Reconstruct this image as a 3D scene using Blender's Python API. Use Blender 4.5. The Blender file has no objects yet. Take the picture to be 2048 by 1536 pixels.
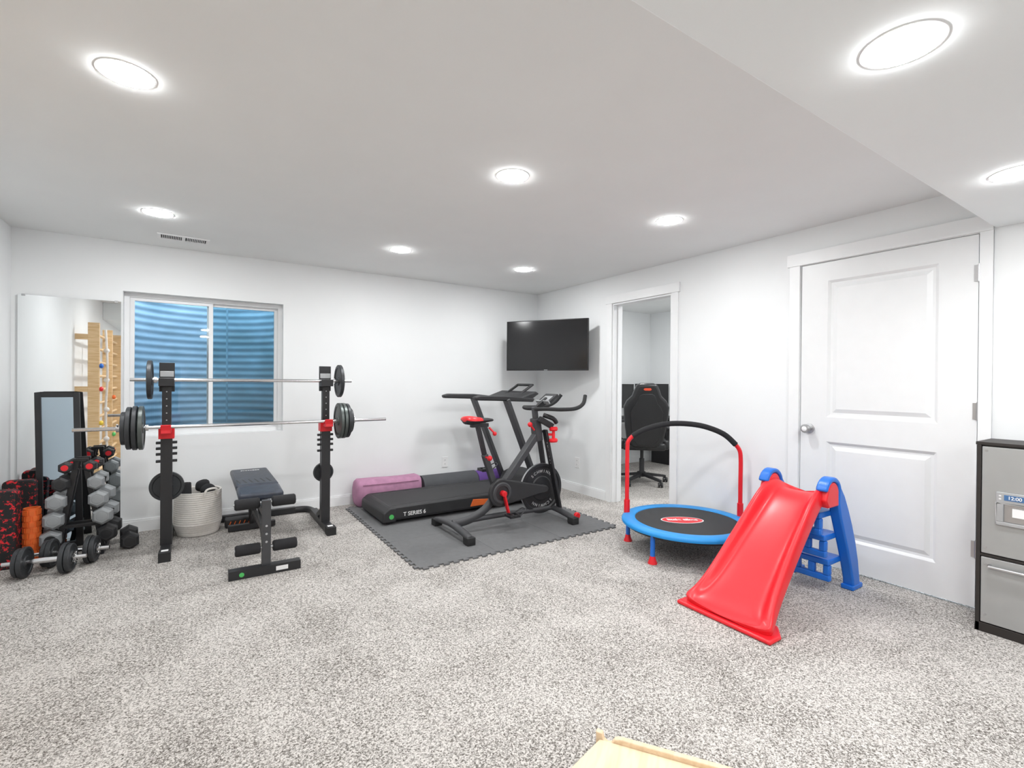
import bpy, bmesh, math, random
from mathutils import Vector, Matrix
random.seed(7)
scn=bpy.context.scene
COL=bpy.context.collection
XR,YB,XL,ZC,ZS,YS=3.547,4.861,-1.108,2.297,2.055,0.753

# ---------------------------------------------------------------- materials
def nodes(name):
    m=bpy.data.materials.new(name); m.use_nodes=True
    nt=m.node_tree; b=nt.nodes["Principled BSDF"]
    return m,nt,b
def mat(name,col,rough=.5,metal=0.,var=.06,vs=12.,bump=0.,bs=200.,coat=0.,spec=None):
    m,nt,b=nodes(name)
    tc=nt.nodes.new("ShaderNodeTexCoord")
    n=nt.nodes.new("ShaderNodeTexNoise"); n.inputs["Scale"].default_value=vs; n.inputs["Detail"].default_value=3
    nt.links.new(tc.outputs["Object"],n.inputs["Vector"])
    r=nt.nodes.new("ShaderNodeValToRGB")
    r.color_ramp.elements[0].position=.3; r.color_ramp.elements[1].position=.7
    r.color_ramp.elements[0].color=(*[max(0,c*(1-var)) for c in col],1)
    r.color_ramp.elements[1].color=(*[min(1,c*(1+var)) for c in col],1)
    nt.links.new(n.outputs["Fac"],r.inputs["Fac"]); nt.links.new(r.outputs["Color"],b.inputs["Base Color"])
    b.inputs["Roughness"].default_value=rough; b.inputs["Metallic"].default_value=metal
    if coat: b.inputs["Coat Weight"].default_value=coat; b.inputs["Coat Roughness"].default_value=.2
    if spec is not None: b.inputs["Specular IOR Level"].default_value=spec
    if bump:
        n2=nt.nodes.new("ShaderNodeTexNoise"); n2.inputs["Scale"].default_value=bs; n2.inputs["Detail"].default_value=2
        nt.links.new(tc.outputs["Object"],n2.inputs["Vector"])
        bp=nt.nodes.new("ShaderNodeBump"); bp.inputs["Strength"].default_value=bump; bp.inputs["Distance"].default_value=.002
        nt.links.new(n2.outputs["Fac"],bp.inputs["Height"]); nt.links.new(bp.outputs["Normal"],b.inputs["Normal"])
    return m
def emat(name,col,s):
    m,nt,b=nodes(name)
    b.inputs["Base Color"].default_value=(*col,1)
    b.inputs["Emission Color"].default_value=(*col,1); b.inputs["Emission Strength"].default_value=s
    return m
def carpet():
    # cut-pile tufts: every tuft (voronoi cell, warped by noise) has its own yarn tone
    m,nt,b=nodes("carpet_pile"); L=nt.links.new
    N=nt.nodes.new
    tc=N("ShaderNodeTexCoord")
    wn=N("ShaderNodeTexNoise"); wn.inputs["Scale"].default_value=220; wn.inputs["Detail"].default_value=2; L(tc.outputs["Object"],wn.inputs["Vector"])
    sc=N("ShaderNodeVectorMath"); sc.operation='MULTIPLY_ADD'; sc.inputs[1].default_value=(.009,.009,.009); L(wn.outputs["Color"],sc.inputs[0]); L(tc.outputs["Object"],sc.inputs[2])
    v=N("ShaderNodeTexVoronoi"); v.inputs["Scale"].default_value=245; L(sc.outputs[0],v.inputs["Vector"])
    sp=N("ShaderNodeSeparateColor"); L(v.outputs["Color"],sp.inputs[0])
    n1=N("ShaderNodeTexNoise"); n1.inputs["Scale"].default_value=95; n1.inputs["Detail"].default_value=3; n1.inputs["Roughness"].default_value=.6; L(tc.outputs["Object"],n1.inputs["Vector"])
    n2=N("ShaderNodeTexNoise"); n2.inputs["Scale"].default_value=3.0; n2.inputs["Detail"].default_value=4; n2.inputs["Distortion"].default_value=.6; L(tc.outputs["Object"],n2.inputs["Vector"])
    a=N("ShaderNodeMath"); a.operation='MULTIPLY'; a.inputs[1].default_value=.60; L(sp.outputs[0],a.inputs[0])
    c=N("ShaderNodeMath"); c.operation='MULTIPLY_ADD'; c.inputs[1].default_value=.75; L(n1.outputs["Fac"],c.inputs[0]); L(a.outputs[0],c.inputs[2])
    d=N("ShaderNodeMath"); d.operation='MULTIPLY_ADD'; d.inputs[1].default_value=.34; L(n2.outputs["Fac"],d.inputs[0]); L(c.outputs[0],d.inputs[2])
    r=N("ShaderNodeValToRGB"); e=r.color_ramp.elements
    e[0].position=.52; e[0].color=(.105,.093,.082,1)
    e[1].position=1.06 if False else 1.0; e[1].color=(.66,.63,.60,1)
    x=e.new(.68); x.color=(.25,.232,.214,1)
    x=e.new(.86); x.color=(.44,.415,.388,1)
    L(d.outputs[0],r.inputs["Fac"]); L(r.outputs["Color"],b.inputs["Base Color"])
    b.inputs["Roughness"].default_value=1; b.inputs["Specular IOR Level"].default_value=.1
    ad=N("ShaderNodeMath"); ad.operation='SUBTRACT'; L(n1.outputs["Fac"],ad.inputs[0]); L(v.outputs["Distance"],ad.inputs[1])
    bp=N("ShaderNodeBump"); bp.inputs["Strength"].default_value=.45; bp.inputs["Distance"].default_value=.003
    L(ad.outputs[0],bp.inputs["Height"]); L(bp.outputs["Normal"],b.inputs["Normal"])
    return m
def wood(name,c1,c2,scale=6,axis=(1,12,12)):
    m,nt,b=nodes(name); L=nt.links.new
    tc=nt.nodes.new("ShaderNodeTexCoord"); mp=nt.nodes.new("ShaderNodeMapping"); mp.inputs["Scale"].default_value=axis
    n=nt.nodes.new("ShaderNodeTexNoise"); n.inputs["Scale"].default_value=scale; n.inputs["Detail"].default_value=5; n.inputs["Distortion"].default_value=.6
    r=nt.nodes.new("ShaderNodeValToRGB"); r.color_ramp.elements[0].color=(*c1,1); r.color_ramp.elements[1].color=(*c2,1)
    r.color_ramp.elements[0].position=.35; r.color_ramp.elements[1].position=.65
    L(tc.outputs["Object"],mp.inputs[0]); L(mp.outputs[0],n.inputs["Vector"]); L(n.outputs["Fac"],r.inputs["Fac"]); L(r.outputs["Color"],b.inputs["Base Color"])
    b.inputs["Roughness"].default_value=.5
    return m
def splatter():
    m,nt,b=nodes("red_splatter_rubber"); L=nt.links.new
    tc=nt.nodes.new("ShaderNodeTexCoord")
    n=nt.nodes.new("ShaderNodeTexNoise"); n.inputs["Scale"].default_value=38; n.inputs["Detail"].default_value=5; n.inputs["Roughness"].default_value=.75
    r=nt.nodes.new("ShaderNodeValToRGB"); r.color_ramp.interpolation='CONSTANT'
    r.color_ramp.elements[0].color=(.012,.012,.013,1); r.color_ramp.elements[1].color=(.75,.02,.03,1); r.color_ramp.elements[1].position=.565
    L(tc.outputs["Object"],n.inputs["Vector"]); L(n.outputs["Fac"],r.inputs["Fac"]); L(r.outputs["Color"],b.inputs["Base Color"])
    b.inputs["Roughness"].default_value=.7
    return m
def mirror_mat(name,c):
    m,nt,b=nodes(name); b.inputs["Base Color"].default_value=(*c,1); b.inputs["Metallic"].default_value=1; b.inputs["Roughness"].default_value=.015
    return m
def glass_mat(name,tint):
    m=bpy.data.materials.new(name); m.use_nodes=True; nt=m.node_tree; nt.nodes.clear()
    o=nt.nodes.new("ShaderNodeOutputMaterial"); t=nt.nodes.new("ShaderNodeBsdfTransparent"); g=nt.nodes.new("ShaderNodeBsdfGlossy"); mx=nt.nodes.new("ShaderNodeMixShader")
    t.inputs[0].default_value=(*tint,1); g.inputs["Roughness"].default_value=.02
    fr=nt.nodes.new("ShaderNodeFresnel"); fr.inputs[0].default_value=1.6
    nt.links.new(fr.outputs[0],mx.inputs[0]); nt.links.new(t.outputs[0],mx.inputs[1]); nt.links.new(g.outputs[0],mx.inputs[2]); nt.links.new(mx.outputs[0],o.inputs[0])
    return m
def well_mat():
    m,nt,b=nodes("galvanised_window_well"); L=nt.links.new
    tc=nt.nodes.new("ShaderNodeTexCoord"); n=nt.nodes.new("ShaderNodeTexNoise"); n.inputs["Scale"].default_value=2.2; n.inputs["Detail"].default_value=4
    mp=nt.nodes.new("ShaderNodeMapping"); mp.inputs["Scale"].default_value=(1.4,1,1.8); L(tc.outputs["Object"],mp.inputs[0]); L(mp.outputs[0],n.inputs["Vector"])
    sx=nt.nodes.new("ShaderNodeSeparateXYZ"); L(tc.outputs["Object"],sx.inputs[0])
    ma=nt.nodes.new("ShaderNodeMath"); ma.operation='MULTIPLY_ADD'; ma.inputs[1].default_value=-.16; L(sx.outputs["X"],ma.inputs[0]); L(n.outputs["Fac"],ma.inputs[2])
    r=nt.nodes.new("ShaderNodeValToRGB"); e=r.color_ramp.elements
    e[0].position=.30; e[0].color=(.21,.34,.42,1); e[1].position=.70; e[1].color=(.38,.54,.68,1); x=e.new(.5); x.color=(.29,.44,.56,1)
    L(ma.outputs[0],r.inputs["Fac"]); L(r.outputs["Color"],b.inputs["Base Color"])
    b.inputs["Roughness"].default_value=.6
    return m
M=dict(
 wall=mat("wall_paint",(.83,.845,.85),.85,var=.01,vs=3,bump=.1,bs=60),
 ceil=mat("ceiling_paint",(.83,.84,.835),.9,var=.01,vs=3,bump=.12,bs=45),
 soff=mat("ceiling_paint_brightened",(.86,.89,.895),.9,var=.01,vs=3,bump=.12,bs=45),  # ceiling paint lifted and cooled so the soffit looks more brightly lit
 trim=mat("white_trim_paint",(.84,.85,.855),.4,var=.01),
 door=mat("white_door_paint",(.80,.81,.815),.38,var=.01),
 carpet=carpet(),
 blk=mat("black_powder_coat",(.018,.018,.02),.42),
 blk2=mat("black_matte_plastic",(.024,.024,.026),.55,bump=.1),
 rub=mat("black_rubber",(.018,.018,.019),.75,bump=.2),
 char=mat("charcoal_plastic",(.05,.051,.055),.45),
 iron=mat("dark_cast_iron",(.045,.048,.052),.45,metal=.35,bump=.3,bs=120),
 green=mat("grey_green_cast_iron",(.10,.115,.11),.38,metal=.5,bump=.2,bs=120),
 chrome=mat("chrome_steel",(.72,.72,.73),.18,metal=1,var=.02),
 steel=mat("brushed_steel",(.5,.5,.51),.35,metal=1,var=.03),
 grey=mat("grey_hex_iron",(.29,.305,.315),.5,metal=.1),
 red=mat("red_plastic",(.80,.012,.022),.38,var=.03,coat=.15),
 redp=mat("red_powder_coat",(.72,.012,.02),.4,var=.03),
 blue=mat("blue_plastic",(.008,.15,.62),.38,var=.03,coat=.1),
 lblue=mat("light_blue_vinyl",(.012,.27,.68),.45,var=.04),
 pad=mat("navy_vinyl",(.035,.043,.062),.42,var=.25,vs=25,bump=.15),
 mesh=mat("black_woven_mesh",(.022,.022,.024),.65,bump=.4,bs=500),
 foam=mat("grey_eva_foam",(.14,.142,.145),.85,var=.06,vs=30,bump=.6,bs=220),
 belt=mat("treadmill_belt_rubber",(.033,.033,.035),.7,bump=.3,bs=600),
 mauve=mat("mauve_fabric",(.45,.22,.345),.8,var=.12,vs=18,bump=.3),
 greym=mat("grey_yoga_foam",(.075,.078,.085),.85,bump=.4),
 purple=mat("purple_foam",(.15,.07,.32),.8),
 orange=mat("orange_foam",(.80,.15,.025),.6,var=.1),
 ored=mat("orange_red_badge",(.75,.08,.03),.5),
 white=mat("white_plastic",(.85,.85,.85),.4,var=.01),
 ink=mat("white_print",(.85,.85,.85),.5,var=.01),
 gink=mat("grey_white_print",(.5,.5,.5),.5,var=.01),
 basket=mat("cream_cotton_rope",(.78,.75,.705),.9,var=.05,vs=60,bump=.5,bs=300),
 cloth=mat("black_fabric",(.017,.017,.019),.9,bump=.5,bs=80),
 pine=wood("pine_wood",(.66,.42,.20),(.80,.57,.32)),
 birch=wood("birch_wood",(.74,.56,.37),(.84,.67,.47),5,(10,1,10)),
 fridge=mat("silver_grey_laminate",(.39,.395,.39),.33,metal=.3,var=.02),
 fedge=mat("dark_brown_laminate",(.022,.018,.016),.5),
 tv=mat("tv_glass_black",(.010,.010,.011),.12,var=.02),
 tvb=mat("tv_bezel_black",(.012,.012,.013),.3),
 steelw=well_mat(),
 silver=mat("silver_plastic",(.45,.46,.47),.35,metal=.4),
 leather=mat("black_faux_leather",(.016,.016,.017),.35,bump=.15),
 splat=splatter(), mirror=mirror_mat("mirror_glass",(.93,.95,.95)), dmirror=mirror_mat("dark_reflection_mirror_glass",(.42,.50,.56)), glass=glass_mat("window_glass",(.93,.97,.98)), glass2=glass_mat("screened_window_glass",(.70,.82,.84)),  # framed mirror's dark reflection is put into its tint
 lamp=emat("led_diffuser",(.985,.995,1),215.),
 lcd=emat("blue_lcd",(.05,.13,.28),.2),
 vinyl=mat("white_vinyl_frame",(.82,.83,.84),.4,var=.01),
 rope=mat("white_rope",(.75,.73,.7),.9,bump=.5),
 yellow=mat("yellow_hold",(.85,.6,.05),.5), gr=mat("green_hold",(.08,.5,.12),.5),
 slot=mat("dark_slot",(.03,.03,.03),.8), vslot=mat("vent_shadow_grey",(.06,.06,.06),.8),
 dirt=mat("gravel",(.12,.12,.11),.9,bump=.8,bs=30),
)

# ---------------------------------------------------------------- mesh builder
class MB:
    def __init__(s): s.v=[];s.f=[];s.mi=[];s.c=0
    def mt(s,i): s.c=i; return s
    def add(s,vs,fs,T=None):
        o=len(s.v)
        s.v+= [ (T@Vector(p)) if T else Vector(p) for p in vs]
        for f in fs: s.f.append([i+o for i in f]); s.mi.append(s.c)
        return s
    def box(s,x0,x1,y0,y1,z0,z1,T=None):
        vs=[(x,y,z) for x in (x0,x1) for y in (y0,y1) for z in (z0,z1)]
        return s.add(vs,[(0,1,3,2),(4,6,7,5),(0,4,5,1),(2,3,7,6),(0,2,6,4),(1,5,7,3)],T)
    def beam(s,p0,p1,w,h,up=(0,0,1),w1=None,h1=None):
        p0=Vector(p0);p1=Vector(p1);d=(p1-p0).normalized();u=Vector(up)
        a=d.cross(u)
        if a.length<1e-4: a=d.cross(Vector((0,1,0)))
        a.normalize(); b=a.cross(d).normalized()
        w1=w if w1 is None else w1; h1=h if h1 is None else h1
        vs=[p0+a*sx*w/2+b*sz*h/2 for sx,sz in ((-1,-1),(1,-1),(1,1),(-1,1))]+[p1+a*sx*w1/2+b*sz*h1/2 for sx,sz in ((-1,-1),(1,-1),(1,1),(-1,1))]
        return s.add(vs,[(3,2,1,0),(4,5,6,7),(0,1,5,4),(1,2,6,5),(2,3,7,6),(3,0,4,7)])
    def lathe(s,prof,o,ax,n=28,closed=False,start=0.,sc=(1,1)):
        o=Vector(o);ax=Vector(ax).normalized()
        t=Vector((0,0,1)) if abs(ax.z)<.9 else Vector((1,0,0))
        a=t.cross(ax).normalized(); b=ax.cross(a)
        vs=[];m=len(prof)
        for k in range(n):
            th=start+2*math.pi*k/n
            for r,h in prof: vs.append(o+ax*h+(a*math.cos(th)*sc[0]+b*math.sin(th)*sc[1])*r)
        fs=[]
        for k in range(n):
            k2=(k+1)%n
            for j in range(m-1+(1 if closed else 0)):
                j2=(j+1)%m
                fs.append((k*m+j,k2*m+j,k2*m+j2,k*m+j2))
        if not closed:
            if prof[0][0]>1e-6: fs.append([k*m for k in range(n)])
            if prof[-1][0]>1e-6: fs.append([k*m+m-1 for k in range(n)])
        return s.add(vs,fs)
    def cyl(s,p0,p1,r,r2=None,n=20):
        p0=Vector(p0);p1=Vector(p1);L=(p1-p0).length
        return s.lathe([(r,0),(r if r2 is None else r2,L)],p0,p1-p0,n)
    def tube(s,pts,r,n=10,sub=5,closed=False,flat=None):
        P=[Vector(p) for p in pts]
        if sub>1 and len(P)>2:
            Q=[];N=len(P)
            rng=range(N if closed else N-1)
            for i in rng:
                if closed: p0,p1,p2,p3=P[i-1],P[i],P[(i+1)%N],P[(i+2)%N]
                else: p0,p1,p2,p3=P[max(i-1,0)],P[i],P[i+1],P[min(i+2,N-1)]
                for k in range(sub):
                    t=k/sub
                    Q.append(.5*((2*p1)+(-p0+p2)*t+(2*p0-5*p1+4*p2-p3)*t*t+(-p0+3*p1-3*p2+p3)*t**3))
            if not closed: Q.append(P[-1])
            P=Q
        N=len(P);vs=[];prev=None
        for i in range(N):
            if closed: d=P[(i+1)%N]-P[i-1]
            else: d=P[min(i+1,N-1)]-P[max(i-1,0)]
            d.normalize()
            if prev is None:
                t=Vector((0,0,1)) if abs(d.z)<.9 else Vector((0,1,0))
                a=d.cross(t).normalized()
            else:
                a=prev-d*prev.dot(d); a.normalize()
            prev=a;b=d.cross(a)
            rr=r(i/(N-1)) if callable(r) else r
            fl=flat or (1,1)
            for k in range(n):
                th=2*math.pi*(k+.5)/n
                vs.append(P[i]+(a*math.cos(th)*fl[0]+b*math.sin(th)*fl[1])*rr)
        fs=[]
        for i in range(N if closed else N-1):
            i2=(i+1)%N
            for k in range(n):
                k2=(k+1)%n
                fs.append((i*n+k,i*n+k2,i2*n+k2,i2*n+k))
        if not closed: fs.append(list(range(n))[::-1]); fs.append([(N-1)*n+k for k in range(n)])
        return s.add(vs,fs)
    def loft(s,secs,caps=True):
        n=len(secs[0]);vs=[p for q in secs for p in q];fs=[]
        for i in range(len(secs)-1):
            for k in range(n):
                k2=(k+1)%n; fs.append((i*n+k,i*n+k2,(i+1)*n+k2,(i+1)*n+k))
        if caps: fs.append(list(range(n))[::-1]); fs.append([(len(secs)-1)*n+k for k in range(n)])
        return s.add(vs,fs)
    def prism(s,poly,fn,t0,t1):
        n=len(poly);vs=[fn(a,b,t0) for a,b in poly]+[fn(a,b,t1) for a,b in poly]
        fs=[list(range(n))[::-1],[n+k for k in range(n)]]+[(k,(k+1)%n,n+(k+1)%n,n+k) for k in range(n)]
        return s.add(vs,fs)
    def sph(s,c,r,n=16,sc=(1,1,1)):
        c=Vector(c);vs=[];fs=[];m=n//2
        for i in range(m+1):
            ph=math.pi*i/m
            for k in range(n):
                th=2*math.pi*k/n
                vs.append(c+Vector((r*sc[0]*math.sin(ph)*math.cos(th),r*sc[1]*math.sin(ph)*math.sin(th),r*sc[2]*math.cos(ph))))
        for i in range(m):
            for k in range(n):
                k2=(k+1)%n; fs.append((i*n+k,(i+1)*n+k,(i+1)*n+k2,i*n+k2))
        return s.add(vs,fs)
    def data(s,name,mats,T=None,ang=35):
        me=bpy.data.meshes.new(name)
        vs=[T@p for p in s.v] if T else s.v
        me.from_pydata([tuple(p) for p in vs],[],s.f)
        for m in mats: me.materials.append(M[m])
        for p,i in zip(me.polygons,s.mi): p.material_index=i
        bm=bmesh.new();bm.from_mesh(me)
        bmesh.ops.remove_doubles(bm,verts=bm.verts,dist=1e-5)
        bmesh.ops.recalc_face_normals(bm,faces=bm.faces)
        bm.to_mesh(me);bm.free()
        for p in me.polygons: p.use_smooth=True
        me.set_sharp_from_angle(angle=math.radians(ang))
        return me
def finish(o,bevel,subs):
    if bevel:
        b=o.modifiers.new("bevel","BEVEL");b.width=bevel;b.segments=3;b.limit_method='ANGLE';b.angle_limit=math.radians(40);b.harden_normals=False
    if subs:
        b=o.modifiers.new("sub","SUBSURF");b.levels=subs;b.render_levels=subs
def thing(name,loc,label,category,rot=0,group=None):
    e=bpy.data.objects.new(name,None);e.empty_display_size=.1
    e.matrix_world=Matrix.Translation(loc)@Matrix.Rotation(rot,4,'Z')
    COL.objects.link(e);e["label"]=label;e["category"]=category
    if group:e["group"]=group
    return e
def WM(o):
    m=o.matrix_basis.copy();p=o.parent
    while p: m=p.matrix_basis@m;p=p.parent
    return m
def part(par,name,mb,mats,bevel=0,subs=0,local=False,label=None,ang=35):
    if isinstance(mats,str): mats=[mats]
    T=None if local else WM(par).inverted()
    me=mb.data(name,mats,T,ang);o=bpy.data.objects.new(name,me);COL.objects.link(o);o.parent=par
    if label:o["label"]=label
    finish(o,bevel,subs);return o
def single(name,mb,mats,loc,label=None,category=None,bevel=0,subs=0,kind=None,group=None,ang=35):
    if isinstance(mats,str): mats=[mats]
    me=mb.data(name,mats,Matrix.Translation(loc).inverted(),ang);o=bpy.data.objects.new(name,me);COL.objects.link(o);o.location=loc
    if label:o["label"]=label
    if category:o["category"]=category
    if kind:o["kind"]=kind
    if group:o["group"]=group
    finish(o,bevel,subs);return o
def copy_thing(e,loc,rot=None,label=None):
    n=e.copy();COL.objects.link(n)
    r=e.matrix_basis.to_euler().z if rot is None else rot
    n.matrix_basis=Matrix.Translation(loc)@Matrix.Rotation(r,4,'Z')
    if label:n["label"]=label
    def rec(a,b):
        for c in a.children:
            k=c.copy();COL.objects.link(k);k.parent=b;k.matrix_basis=c.matrix_basis.copy();rec(c,k)
    rec(e,n);return n
def text(par,name,s,size,org,xd,yd,m,ext=.0006,align='CENTER',bold=0,shear=0,label=None):
    cu=bpy.data.curves.new(name,"FONT");cu.body=s;cu.size=size;cu.extrude=ext;cu.align_x=align;cu.align_y='CENTER';cu.offset=bold;cu.shear=shear
    t=bpy.data.objects.new(name,cu);COL.objects.link(t)
    bpy.context.view_layer.update()
    me=bpy.data.meshes.new_from_object(t.evaluated_get(bpy.context.evaluated_depsgraph_get()))
    bpy.data.objects.remove(t)
    x=Vector(xd).normalized();y=Vector(yd).normalized();z=x.cross(y)
    T=Matrix((x,y,z)).transposed().to_4x4();T.translation=Vector(org)
    me.transform(WM(par).inverted()@T)
    me.materials.clear();me.materials.append(M[m])
    o=bpy.data.objects.new(name,me);COL.objects.link(o);o.parent=par
    if label:o["label"]=label
    return o

# ================================================================= SHELL
b=MB()
b.box(-1.4,6.3,-3.2,5.5,-.1,0)
single("floor",b,"carpet",(0,0,0),kind="structure")
WX0,WX1,WZ0,WZ1=-.48,.67,.755,1.91
b=MB()
b.box(XL-.12,WX0,YB,YB+.15,0,ZC+.1).box(WX1,XR,YB,YB+.15,0,ZC+.1).box(WX0,WX1,YB,YB+.15,0,WZ0).box(WX0,WX1,YB,YB+.15,WZ1,ZC+.1)
single("wall_back",b,"wall",(0,YB,0),kind="structure")
OY0,OY1,OZ=2.83,3.565,2.02
DY0,DY1,DZ=.8145,1.734,2.04
b=MB()
b.box(XR,XR+.12,-3.1,DY0,0,ZC+.1).box(XR,XR+.12,DY0,DY1,DZ+.003,ZC+.1).box(XR,XR+.12,DY1,OY0,0,ZC+.1).box(XR,XR+.12,OY0,OY1,OZ,ZC+.1).box(XR,XR+.12,OY1,5.3,0,ZC+.1)
single("wall_right",b,"wall",(XR,0,0),kind="structure")
b=MB();b.box(XL-.12,XL,-3.1,YB,0,ZC+.1);single("wall_left",b,"wall",(XL,0,0),kind="structure")
b=MB();b.box(XL-.12,XR+.12,-3.2,-3.1,0,ZC+.1);single("wall_front",b,"wall",(0,-3.1,0),kind="structure")
b=MB();b.box(XL-.12,XR+.12,-3.2,YB+.15,ZC,ZC+.12).box(XR+.12,6.2,1.7,5.4,ZC,ZC+.12)
single("ceiling",b,"ceil",(0,0,ZC),kind="structure")
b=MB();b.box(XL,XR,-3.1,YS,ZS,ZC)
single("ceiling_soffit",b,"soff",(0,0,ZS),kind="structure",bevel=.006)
b=MB();b.box(XR+.12,6.1,5.18,5.3,0,ZC+.1).box(5.97,6.09,1.8,5.18,0,ZC+.1).box(XR+.12,5.97,1.8,1.92,0,ZC+.1)
single("wall_office",b,"wall",(5,5.18,0),kind="structure")
def bbx(b,x0,x1,y,s):
    b.box(x0,x1,min(y,y+s*.013),max(y,y+s*.013),0,.085).box(x0,x1,min(y,y+s*.009),max(y,y+s*.009),.085,.098)
def bby(b,y0,y1,x,s):
    b.box(min(x,x+s*.013),max(x,x+s*.013),y0,y1,0,.085).box(min(x,x+s*.009),max(x,x+s*.009),y0,y1,.085,.098)
b=MB();bbx(b,XL,XR,YB,-1);single("baseboard_back",b,"trim",(0,YB,0),kind="structure")
b=MB();bby(b,3.64,YB,XR,-1);bby(b,1.81,2.76,XR,-1);bby(b,-3.1,.745,XR,-1);single("baseboard_right",b,"trim",(XR,0,0),kind="structure")
b=MB();bby(b,-3.1,YB,XL,1);single("baseboard_left",b,"trim",(XL,0,0),kind="structure")
b=MB();bbx(b,XR+.12,5.97,5.18,-1);bby(b,1.92,5.18,5.97,-1);single("baseboard_office",b,"trim",(5,5.1,0),kind="structure")
b=MB();t=.016
b.box(XR-t,XR,OY1,OY1+.07,0,OZ).box(XR-t,XR,OY0-.07,OY0,0,OZ).box(XR-t-.004,XR,OY0-.085,OY1+.085,OZ,OZ+.085)
b.box(XR-.002,XR+.122,OY1-.016,OY1,0,OZ).box(XR-.002,XR+.122,OY0,OY0+.016,0,OZ).box(XR-.002,XR+.122,OY0+.016,OY1-.016,OZ-.016,OZ)
b.box(XR+.05,XR+.085,OY1-.028,OY1-.016,0,OZ-.016).box(XR+.05,XR+.085,OY0+.016,OY0+.028,0,OZ-.016)
single("trim_1",b,"trim",(XR,3.2,0),kind="structure",bevel=.0015)
b=MB()
b.box(XR-t,XR,DY1+.004,DY1+.074,0,DZ+.006).box(XR-t,XR,.757,DY0-.004,0,DZ+.006).box(XR-t-.004,XR,.757,DY1+.09,DZ+.006,DZ+.092)
single("trim_2",b,"trim",(XR,1.3,0),kind="structure",bevel=.0015)
# panel door
fx=XR+.002
def ring(b,r0,d0,r1,d1):
    def c(r,d): return [(fx+d,r[0],r[2]),(fx+d,r[1],r[2]),(fx+d,r[1],r[3]),(fx+d,r[0],r[3])]
    vs=c(r0,d0)+c(r1,d1);b.add(vs,[(k,(k+1)%4,4+(k+1)%4,4+k) for k in range(4)])
def ins(r,d): return (r[0]+d,r[1]-d,r[2]+d,r[3]-d)
b=MB()
y0,y1,z0,z1=DY0+.003,DY1-.003,.012,DZ
P=[(.985,1.565,.20,.835),(.985,1.565,1.0,1.915)]
ys=[y0,P[0][0],P[0][1],y1];zs=[z0,P[0][2],P[0][3],P[1][2],P[1][3],z1]
for i in range(3):
    for j in range(5):
        if i==1 and j in(1,3):continue
        b.add([(fx,ys[i],zs[j]),(fx,ys[i+1],zs[j]),(fx,ys[i+1],zs[j+1]),(fx,ys[i],zs[j+1])],[(0,1,2,3)])
for r in P:
    seq=[(0,0),(.006,.004),(.016,.013),(.03,.014),(.055,.004)]
    for (a,d),(a2,d2) in zip(seq[:-1],seq[1:]): ring(b,ins(r,a),d,ins(r,a2),d2)
    q=ins(r,.055);b.add([(fx+.004,q[0],q[2]),(fx+.004,q[1],q[2]),(fx+.004,q[1],q[3]),(fx+.004,q[0],q[3])],[(0,1,2,3)])
b.add([(x,y,z) for x in(fx,fx+.036) for y in(y0,y1) for z in(z0,z1)],[(4,6,7,5),(0,4,5,1),(2,3,7,6),(0,2,6,4),(1,5,7,3)])
door=single("door_1",b,"door",(XR,DY0,0),kind="structure",ang=20)
b=MB();kx,ky,kz=XR,1.672,.915
b.lathe([(0,0),(.033,0),(.033,-.008),(.014,-.013),(.012,-.03),(.020,-.036),(.030,-.048),(.031,-.06),(.024,-.07),(0,-.073)],(kx,ky,kz),(1,0,0),28)
b.mt(1).lathe([(.017,-.0715),(.012,-.0745),(0,-.075)],(kx-.0005,ky,kz),(1,0,0),28)
part(door,"door_knob",b,["steel","white"],label="round silver door knob with white centre")
for z in(1.83,1.08,.33):
    b=MB();b.cyl((XR-.008,DY0-.001,z-.045),(XR-.008,DY0-.001,z+.045),.006,n=12).box(XR-.004,XR,DY0-.02,DY0+.02,z-.044,z+.044)
    b.cyl((XR-.008,DY0-.001,z-.05),(XR-.008,DY0-.001,z+.05),.004,n=10)
    part(door,"hinge",b,"steel")
# window
b=MB();yw=YB+.075
def fr(b,x0,x1,z0,z1,w,ya,yb):
    b.box(x0,x0+w,ya,yb,z0,z1).box(x1-w,x1,ya,yb,z0,z1).box(x0+w,x1-w,ya,yb,z0,z0+w).box(x0+w,x1-w,ya,yb,z1-w,z1)
fr(b,WX0,WX1,WZ0,WZ1,.034,yw,yw+.07)
fr(b,WX0+.034,.125,WZ0+.03,WZ1-.03,.03,yw+.012,yw+.035)
fr(b,.08,WX1-.034,WZ0+.03,WZ1-.03,.028,yw+.036,yw+.06)
win=single("window_1",b,"vinyl",(.1,yw,WZ0),kind="structure",bevel=.002)
b=MB();b.box(WX0+.055,.10,yw+.022,yw+.025,WZ0+.05,WZ1-.05);part(win,"glass_pane",b,"glass")
b=MB();b.box(.10,WX1-.055,yw+.047,yw+.05,WZ0+.05,WZ1-.05);part(win,"glass_pane",b,"glass2")
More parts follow.
